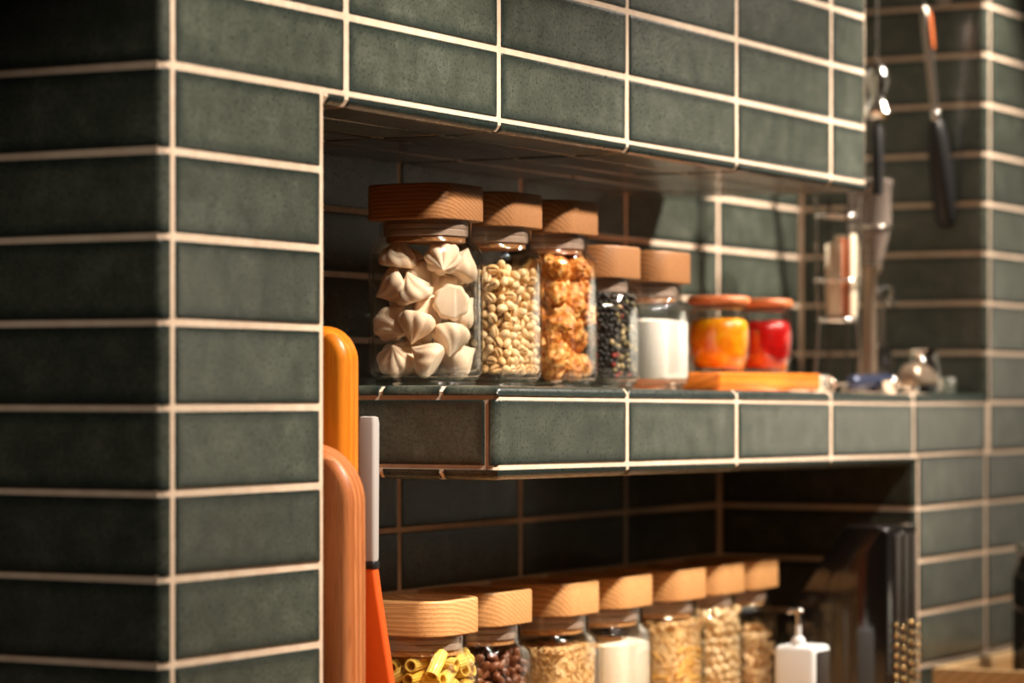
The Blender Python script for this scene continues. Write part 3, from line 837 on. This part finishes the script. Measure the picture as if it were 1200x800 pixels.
tag(o, FL, 'flake', 'cereal flakes in the jar')
pp = shell_points(.0478, .022, .013, .118, .0062, 1, rng, jit=.5)
scatter(o, pp, (xG, yG, CT), rng, 260, 'cereal_flakes', M['flake'], FL, 'flake', 'cereal flakes in the jar', (.85, 1.1), .0486, stuff_label='further tan flakes in the far end jar')
fill_block('flake_core', M['flake'], .038, .018, .013, .112, (xG, yG, CT), 'inner mass of the flake jar', 'flake', 'cereal flakes in the jar')

# ------------------------------------------------------------------ round preserve jars on their board
bx0, bx1, by0, by1 = 1.225, 1.535, 0.062, 0.20
bz = max(shelf_z(bx0), shelf_z(bx1)) + .0005
m = MB(); m.box(bx0, bx1, by0, by1, bz, bz + .021, 0, .003)
tag(m.obj('serving_board', M['board3']), 'orange wooden board under the orange and red preserve jars', 'board')
def preserve(x, y, mat, label, flabel, fname):
    t = empty('preserve_jar', (x, y, bz + .0215), label, 'jar', 'round preserve jars on the wooden board')
    out = [(.026, 0), (.029, .0008), (.0335, .010), (.0372, .024), (.0392, .040), (.0388, .054), (.0368, .068), (.0345, .078), (.0340, .083)]
    inn = [(r - .0022, max(z, .005)) for r, z in reversed(out)]
    m = MB(); m.lathe(out + inn, 40, 0, cap0=True, cap1=True); m.obj('glass_body', M['glass'], t, 50)
    m = MB(); m.lathe([(.030, .0835), (.0375, .0838), (.0388, .0855), (.0388, .0905), (.0375, .0925), (.030, .0940), (.001, .0945)], 40)
    lo = m.obj('lid', M['lid_red'], t, 50)
    m = MB(); m.lathe([(.029, .078), (.0312, .079), (.0312, .0834)], 40); m.obj('seal', M['silicone'], lo, 50)
    m = MB(); m.lathe([(.022, .0055), (.0262, .0062), (.0305, .011), (.0342, .024), (.0362, .040), (.0360, .052), (.0347, .0615), (.032, .064), (.024, .0665), (.012, .0655), (.001, .067)], 40)
    o = m.obj(fname, mat, None, 60, (x, y, bz + .0215)); tag(o, flabel, 'preserve', None, 'stuff')
M['lid_red'] = wood_material('reddish_lid_wood', srgb(160, 78, 40), srgb(206, 116, 66), srgb(222, 142, 92), 30)
preserve(1.330, 0.112, M['orangejam'], 'round glass jar of orange preserve on the small board', 'bright orange preserve inside the left round jar', 'orange_preserve')
preserve(1.462, 0.112, M['redjam'], 'round glass jar of red preserve at the right of the orange one', 'deep red preserve inside the right round jar', 'red_preserve')

# ------------------------------------------------------------------ boards and spatula standing between the column and the shelf
def rounded_board(name, mat, x, y0, y1, z0, z1, th, rc, label, cat, group=None, rz=0.0, lean=0.0):
    """board in the y-z plane with fully rounded edges"""
    def outline(ins):
        yy0, yy1, zz0, zz1, r = y0 + ins, y1 - ins, z0 + ins, z1 - ins, max(rc - ins, .003); pts = []
        for cy, cz, a0, rr in ((yy1 - r, zz1 - r, 0, r), (yy0 + r, zz1 - r, 90, r), (yy0 + .004, zz0 + .004, 180, .004), (yy1 - .004, zz0 + .004, 270, .004)):
            for j in range(11):
                a = R(a0 + 9 * j); pts.append((cy + rr * math.cos(a), cz + rr * math.sin(a)))
        return pts
    m = MB(); rings = []; e = min(th * .46, .009)
    for s in range(0, 7):
        a = PI / 2 * s / 6; rings.append([(x - th / 2 + e * (1 - math.sin(a)), p, q) for p, q in outline(e * (1 - math.cos(PI / 2 - a)) if False else e * (1 - math.sin(a)))])
    # profile: quarter rounds on both faces
    rings = []
    for s in range(0, 7):
        a = PI / 2 * s / 6; rings.append([(x - th / 2 + e * (1 - math.cos(a)), p, q) for p, q in outline(e * (1 - math.sin(a)))])
    for s in range(6, -1, -1):
        a = PI / 2 * s / 6; rings.append([(x + th / 2 - e * (1 - math.cos(a)), p, q) for p, q in outline(e * (1 - math.sin(a)))])
    m.loft(rings, 0, True, True)
    return m.obj(name, mat, None, 50)
o = rounded_board('cutting_board', M['board'], 0.350, 0.034, 0.255, CT, EYE + 0.064, .030, .034, '', '')
tag(o, 'golden rounded chopping board standing upright, the tallest beside the column', 'chopping board', 'chopping boards beside the column')
o = rounded_board('cutting_board', M['board2'], 0.306, 0.000, 0.200, CT, EYE - 0.044, .032, .055, '', '')
tag(o, 'lower reddish wooden chopping board standing in front of the golden one', 'chopping board', 'chopping boards beside the column')
sp = empty('spatula', (0.420, 0.060, CT), 'grey-handled orange spatula standing between the boards and the shelf end', 'spatula')
m = MB(); m.loft([rrect(.004, .0085, .003, z, 0, 0, 4) for z in (.318, .322, .380, .386, .3895)] and
                 [rrect(a, b, .003, z, 0, 0, 4) for a, b, z in ((.0045, .0080, .252), (.0055, .0088, .256), (.0060, .0092, .384), (.0052, .0085, .3895), (.0035, .0060, .3905))])
m.obj('handle', M['grey'], sp, 50)
m = MB(); m.loft([rrect(a, b, .003, z, 0, 0, 4) for a, b, z in ((.0058, .0092, .2460), (.0062, .0096, .248), (.0062, .0096, .2515), (.0055, .0090, .2535))])
m.obj('collar', M['black'], sp, 50)
m = MB(); m.loft([rrect(a, b, min(a, b) * .6, z, 0, -c, 4) for a, b, z, c in ((.0020, .026, .0, .010), (.0030, .030, .012, .010), (.0045, .026, .060, .010), (.0052, .0190, .140, .008), (.0055, .0105, .225, .0015), (.0055, .0088, .246, 0))])
m.obj('blade', M['orange'], sp, 50)

# ------------------------------------------------------------------ coffee gear at the far end of the upper shelf
def ringpts(cx, cy, z, r, n=24): return [(cx + r * math.cos(2 * PI * i / n), cy + r * math.sin(2 * PI * i / n), z) for i in range(n)]
sz = shelf_z(1.69)
# wire stand holding paper sachets
t = empty('wire_stand', (1.685, 0.100, sz), 'chrome wire stand of paper sachets beside the coffee grinder', 'wire stand')
for z, r in ((.236, .030), (.150, .031), (.098, .027)):
    m = MB(); m.tube(ringpts(0, 0, z, r), .0022, 8, 0, True); m.obj('ring', M['chrome'], t, 60)
for k in range(4):
    a = PI / 4 + k * PI / 2; c_, s_ = math.cos(a), math.sin(a)
    m = MB(); m.tube([(.034 * c_, .034 * s_, 0.001), (.027 * c_, .027 * s_, .098), (.031 * c_, .031 * s_, .150), (.030 * c_, .030 * s_, .236), (.032 * c_, .032 * s_, .262)], .0018, 8)
    m.obj('leg', M['chrome'] if k % 2 else M['darkbrown'], t, 60)
m = MB(); m.lathe([(.001, .099), (.026, .099), (.026, .1005), (.001, .101)], 24); m.obj('base_plate', M['steel'], t, 50)
for k in range(7):
    a = -2.9 + k * .62; r = .0225; mt = M['amber'] if k == 1 else M['paper']
    m = MB(); m.box(-.0085, .0085, -.0008, .0008, .102, .200 + .006 * (k % 3), 0, .0006)
    o = m.obj('paper_sachet', mt, None, 40, (1.685 + r * math.cos(a), .100 + r * math.sin(a), sz)); o.rotation_euler = (0, 0, a + PI / 2)
    tag(o, 'orange paper sachet among the cream ones in the wire stand' if k == 1 else 'cream paper sachet standing in the chrome wire stand', 'sachet', 'paper sachets in the wire stand')
# grinder with smoky hopper
gx, gy = 1.782, .094; gz = shelf_z(gx)
t = empty('coffee_grinder', (gx, gy, gz), 'tall coffee grinder with smoky clear hopper at the end of the upper shelf', 'grinder')
m = MB(); m.lathe([(.036, 0), (.038, .002), (.038, .010), (.034, .014), (.030, .020), (.022, .024)], 32); m.obj('base', M['steel'], t, 50)
m = MB(); m.lathe([(.011, .022), (.0095, .10), (.0100, .160), (.017, .168), (.017, .174)], 24); m.obj('body', M['taupe'], t, 50)
m = MB(); m.lathe([(.0165, .1745), (.019, .182), (.0285, .222), (.0300, .228), (.0300, .280), (.0310, .281), (.0310, .284), (.0290, .284), (.0285, .228), (.0175, .184)], 32, cap0=False, cap1=False); m.obj('hopper', M['hopper'], t, 50)
m = MB(); m.lathe([(.0305, .2845), (.0325, .285), (.0325, .2885), (.029, .291), (.001, .2915)], 32); m.obj('hopper_lid', M['hopper'], t, 50)
m = MB(); m.tube(ringpts(0, 0, .226, .0312), .0016, 8, 0, True); m.obj('trim_ring', M['chrome'], t, 60)
m = MB(); m.tube([(0.014, -.006, .140), (.030, -.010, .146), (.046, -.014, .146), (.048, -.014, .132)], .0028, 8); m.lathe([(.001, .118), (.006, .119), (.0075, .125), (.006, .131), (.001, .132)], 16, 0, (.048, -.014, 0)); m.obj('crank', M['chrome'], t, 50)
# coffee beans in the hopper
m = MB(); m.lathe([(.0150, .1835), (.0235, .2120), (.018, .2165), (.001, .218)], 24)
o = m.obj('ground_coffee', plain('roasted_coffee', srgb(150, 84, 40), .6, 0, 0, .5, 200), None, 50, (gx, gy, gz)); tag(o, 'brown coffee lying in the cone of the grinder hopper', 'coffee', None, 'stuff')
# steel jug with wire handle
jx, jy = 1.862, .046; jz = shelf_z(jx)
t = empty('steel_jug', (jx, jy, jz), 'small polished steel jug with upright handle beside the grinder', 'jug')
m = MB(); m.lathe([(.020, 0), (.0225, .0015), (.0235, .010), (.0225, .030), (.0190, .045), (.0185, .055), (.0205, .060), (.0195, .060), (.0175, .055), (.0175, .045), (.020, .01)], 32); m.obj('body', M['chrome'], t, 50)
m = MB(); m.tube([(-.018, -.006, .048), (-.031, -.010, .050), (-.033, -.011, .030), (-.029, -.009, .014), (-.022, -.006, .012)], .0026, 8); m.obj('handle', M['chrome'], t, 60)
# navy and steel hand tools lying on the shelf
def capsule(p0, p1, r0, r1, n=16):
    p0, p1 = Vector(p0), Vector(p1); d = (p1 - p0); L = d.length; d.normalize(); pts = []; rad = []
    for i in range(5): a = PI / 2 * i / 4; pts.append(p0 - d * r0 * math.cos(a) + d * 0); rad.append(max(r0 * math.sin(a), .0003))
    for i in range(1, 6): pts.append(p0 + d * L * i / 6); rad.append(r0 + (r1 - r0) * i / 6)
    for i in range(5): a = PI / 2 * i / 4; pts.append(p1 + d * r1 * math.sin(a)); rad.append(max(r1 * math.cos(a), .0003))
    m = MB(); m.tube(pts, rad, n); return m
t = empty('milk_frother', (1.640, .060, shelf_z(1.64)), 'navy handheld frother lying on the shelf right of the wooden board', 'frother')
capsule((.000, 0.0, .0135), (.085, -.012, .0135), .0105, .0130).obj('handle', M['navy'], t, 60)
capsule((.098, -.014, .0135), (.118, -.017, .0135), .0115, .008).obj('cap', M['chrome'], t, 60)
m = MB(); m.tube([(-.012, .002, .0135), (-.060, .009, .0110)], .0016, 8); m.tube([Vector((-.062, .009, .0108)) + Vector((0, .009 * math.cos(a), .009 * math.sin(a))) for a in [i * PI / 8 for i in range(16)]], .0014, 6, 0, True); m.obj('whisk', M['chrome'], t, 60)
# taupe clamp-like iron with dark foot
t = empty('coffee_tamper', (1.800, .030, shelf_z(1.80)), 'taupe metal tamper tilted on its black foot near the shelf edge', 'tamper')
m = MB(); m.loft([rrect(a, b, min(a, b) * .7, z, cx, 0, 5) for a, b, z, cx in ((.042, .016, .0115, 0), (.043, .018, .014, 0), (.041, .0175, .022, -.002), (.034, .015, .031, -.006), (.022, .011, .038, -.010), (.008, .005, .041, -.012))]); m.obj('body', M['taupe'], t, 50)
m = MB(); m.loft([rrect(a, .014, .008, z, .018, 0, 5) for a, z in ((.018, .0), (.021, .0012), (.021, .010), (.018, .0113))]); m.obj('foot', M['black'], t, 50)
m = MB(); m.loft([rrect(a, .010, .006, z, -.028, 0, 5) for a, z in ((.008, .0), (.010, .0012), (.010, .010), (.008, .0113))]); m.obj('rear_foot', M['chrome'], t, 50)
# chrome portafilter basket and measuring cups
cups = [(1.580, .085, .017), (1.606, .130, .019), (1.560, .150, .018), (1.625, .175, .020), (1.690, .030, .013), (1.735, .165, .020), (1.745, .215, .021), (1.905, .070, .016), (1.950, .045, .017)]
m = MB(); m.lathe([(.60, 0), (.66, .02), (.80, .5), (.98, 1.22), (1.04, 1.27), (1.02, 1.32), (.94, 1.28), (.76, .55), (.56, .10), (.001, .08)], 28)
m.v = [(x * .018, y * .018, z * .018) for x, y, z in m.v]
cp0 = m.obj('measuring_cup', M['chrome'], None, 50)
for i, (x, y, r) in enumerate(cups):
    c = cp0 if i == 0 else dup(cp0)
    s = r / .018; c.location = (x, y, shelf_z(x)); c.scale = (s, s, s)
    tag(c, ['small polished steel cup just right of the wooden board end', 'polished steel cup behind the frother whisk', 'polished steel cup behind the wooden board end, towards the back tiles', 'polished steel cup by the back wall behind the frother',
            'tiniest steel cup in front of the wire stand', 'steel cup at the back between stand and grinder', 'steel cup against the back tiles beside the grinder', 'steel cup right of the jug', 'rightmost steel cup near the pillar'][i], 'cup', 'small steel cups on the upper shelf')
# milk jug-like tall pourer near the pillar
t = empty('wire_creamer', (1.925, .140, shelf_z(1.925)), 'steel pourer with looped wire handle against the pillar', 'pourer')
m = MB(); m.lathe([(.026, 0), (.028, .002), (.030, .020), (.026, .046), (.020, .062), (.021, .070), (.019, .070), (.018, .062), (.024, .044)], 32); m.obj('body', M['chrome'], t, 50)
m = MB(); m.tube([(-.020, -.004, .062), (-.026, -.004, .105), (-.020, -.004, .140), (.010, -.002, .145), (.022, -.001, .130), (.022, 0, .064)], .0024, 8); m.obj('handle', M['steel'], t, 60)

# ------------------------------------------------------------------ hanging utensils
rail_z = EYE + .562
t = empty('utensil_rail', (1.76, .062, rail_z), 'steel rail between header end and pillar carrying the hanging utensils', 'rail')
m = MB(); m.tube([(HE - 1.76 + .0015, 0, 0), (7 * W - 1.76 - .0015, 0, 0)], .004, 12); m.obj('bar', M['steel'], t, 60)
for xx in (HE - 1.76 + .001, 7 * W - 1.76 - .0055):
    m = MB(); m.tube([(xx, 0, 0), (xx + .0045, 0, 0)], .011, 20); m.obj('bracket', M['steel'], t, 50)
def local(p, top, ang): return p
# slotted turner with black handle, handle down
t = empty('spatula_turner', (1.897, .060, rail_z - .004), 'steel utensil with long black handle hanging handle-down by the pillar', 'utensil')
t.rotation_euler = (0, R(-16.5), 0)
m = MB()
m.tube([(-.001, 0, .0095), (.003, 0, .0135), (.007, 0, .0095), (.004, 0, .000), (.000, 0, -.010), (.0, 0, -.022)], .0017, 8); m.obj('hook', M['chrome'], t, 60)
m = MB(); m.loft([rrect(a, b, b * .9, z, 0, 0, 5) for a, b, z in ((.006, .0055, -.172), (.006, .0055, -.120), (.0075, .0062, -.085), (.0085, .0068, -.055), (.0085, .0062, -.025), (.004, .0024, -.018))]); m.obj('shaft', M['steel'], t, 50)
m = MB(); m.loft([rrect(a, b, b * .8, z, .0, -.0072, 5) for a, b, z in ((.003, .001, -.078), (.0050, .0014, -.072), (.0050, .0014, -.032), (.003, .001, -.026))]); m.obj('inlay', M['amber'], t, 50)
m = MB(); m.lathe([(.006, -.180), (.0075, -.176), (.0075, -.168), (.006, -.166)], 20); m.obj('ferrule', M['chrome'], t, 50)
m = MB(); m.loft([rrect(a, b, b * .9, z, 0, 0, 6) for a, b, z in ((.008, .007, -.334), (.0130, .0120, -.331), (.0165, .0145, -.318), (.0185, .0160, -.280), (.0185, .0155, -.240), (.0160, .0130, -.205), (.0125, .0105, -.186), (.0085, .007, -.179))]); m.obj('handle', M['black'], t, 50)
# ladle beside the header end
t = empty('ladle', (1.732, .062, rail_z - .004), 'steel ladle hanging close behind the header end', 'utensil')
m = MB(); m.tube([(-.001, 0, .0095), (.003, 0, .0135), (.007, 0, .0095), (.004, 0, 0), (0, 0, -.010), (0, 0, -.12)], .0017, 8); m.obj('hook', M['chrome'], t, 60)
m = MB(); m.loft([rrect(a, b, b * .9, z, x, 0, 5) for a, b, z, x in ((.008, .006, -.290, 0), (.010, .007, -.25, 0), (.010, .007, -.205, 0), (.004, .003, -.190, 0))]); m.obj('handle', M['black'], t, 50)
m = MB(); m.lathe([(.004, -.192), (.015, -.188), (.020, -.180), (.0155, -.172), (.0095, -.160), (.0125, -.145), (.0165, -.135), (.0125, -.122), (.003, -.112)], 24); m.obj('bowl', M['chrome'], t, 50)

# ------------------------------------------------------------------ things in front at the lower right
t = empty('kitchen_appliance', (1.567, 0, CT), 'tall black glossy appliance with rows of brass beads, beside the pillar', 'appliance')
x0, x1 = -.052, .053
def side(ins):
    P_ = [(-.037, 0), (-.037, .236), (-.033, .243), (-.026, .2455), (.018, .2455), (.024, .2420), (.088, .150), (.105, .120), (.105, 0)]
    return P_
m = MB(); pr = side(0)
def inset(pr, e):
    cy, cz = .02, .12; return [(cy + (y - cy) * (1 - e / .07), cz + (z - cz) * (1 - e / .13) if z > .001 else z) for y, z in pr]
m.loft([[(x, y, z) for y, z in inset(pr, e)] for x, e in ((x0, .003), (x0 + .001, .001), (x0 + .003, 0), (x1 - .003, 0), (x1 - .001, .001), (x1, .003))], 0, True, True, True)
m.obj('body', M['blackgloss'], t, 40)
m = MB()
for k in range(3):
    xx = x0 + .020 + k * .028; m.box(xx, xx + .020, -.0402, -.0368, .010, .234, 0, .0012)
m.obj('front_panel', M['darkbrown'], t, 50)
m = MB(); m.lathe([(.001, 0), (.0026, .0003), (.0030, .0015), (.0024, .0030), (.001, .0038)], 12); b0 = None
for c in range(4):
    for r_ in range(9):
        if b0 is None:
            b0 = m.obj('bead', M['brass'], t, 50); bb = b0
        else:
            bb = b0.copy(); COL.objects.link(bb); bb.parent = t
        bb.rotation_euler = (PI / 2, 0, 0); bb.location = (x0 + .016 + c * .0265, -.0404, .120 - r_ * .0128 - (c % 2) * .0055)
# white soap dispenser
t = empty('soap_dispenser', (1.318, .0, CT), 'white box-shaped pump dispenser with dark front, beside the far end jar', 'dispenser')
m = MB(); m.box(-.027, .027, -.030, .022, 0, .110, 0, .006); m.obj('body', M['white'], t, 50)
m = MB(); m.box(-.019, .017, -.0325, -.0295, .006, .103, 0, .001); m.obj('front_panel', M['darkbrown'], t, 50)
m = MB(); m.lathe([(.0085, .1085), (.0085, .116), (.006, .120), (.0035, .121), (.0035, .134)], 20, 0, (-.012, -.004, 0)); m.obj('collar', M['white'], t, 50)
m = MB(); m.tube([(-.012, -.004, .130), (-.012, -.004, .148), (-.013, .001, .151), (-.014, .009, .150)], .0032, 10); m.lathe([(.001, .147), (.006, .148), (.0065, .152), (.004, .1545), (.001, .155)], 16, 0, (-.012, -.004, 0)); m.obj('pump', M['steel'], t, 50)
# pale wooden tray and bottle
t = empty('wooden_tray', (1.90, -.15, CT), 'pale wooden tray on the worktop in front of the pillar', 'tray')
x0, x1, y0, y1, hh = -.180, .230, -.190, .130, .0505
m = MB(); m.box(x0, x1, y0, y1, 0, .008, 0, .002); m.obj('base', M['tray'], t, 40)
for b in ((x0, x0 + .011, y0, y1), (x1 - .011, x1, y0, y1), (x0 + .0112, x1 - .0112, y0, y0 + .011), (x0 + .0112, x1 - .0112, y1 - .011, y1)):
    m = MB(); m.box(b[0], b[1], b[2], b[3], .0082, hh, 0, .0015); m.obj('side_panel', M['tray'], t, 40)
t = empty('dark_bottle', (1.905, -.100, CT + .009), 'dark glass bottle standing in the pale wooden tray', 'bottle')
m = MB(); m.lathe([(.026, 0), (.030, .002), (.0315, .008), (.0315, .150), (.028, .165), (.024, .172), (.024, .184), (.0225, .1842)], 32); m.obj('body', M['bottle2'] if 'bottle2' in M else M['blackgloss'], t, 50)
m = MB(); m.lathe([(.0245, .1845), (.0265, .186), (.0265, .198), (.0245, .2005), (.001, .201)], 32); m.obj('cap', M['chrome'], t, 50)
m = MB(); m.lathe([(.0321, .030), (.0321, .120)], 32, cap0=False, cap1=False)
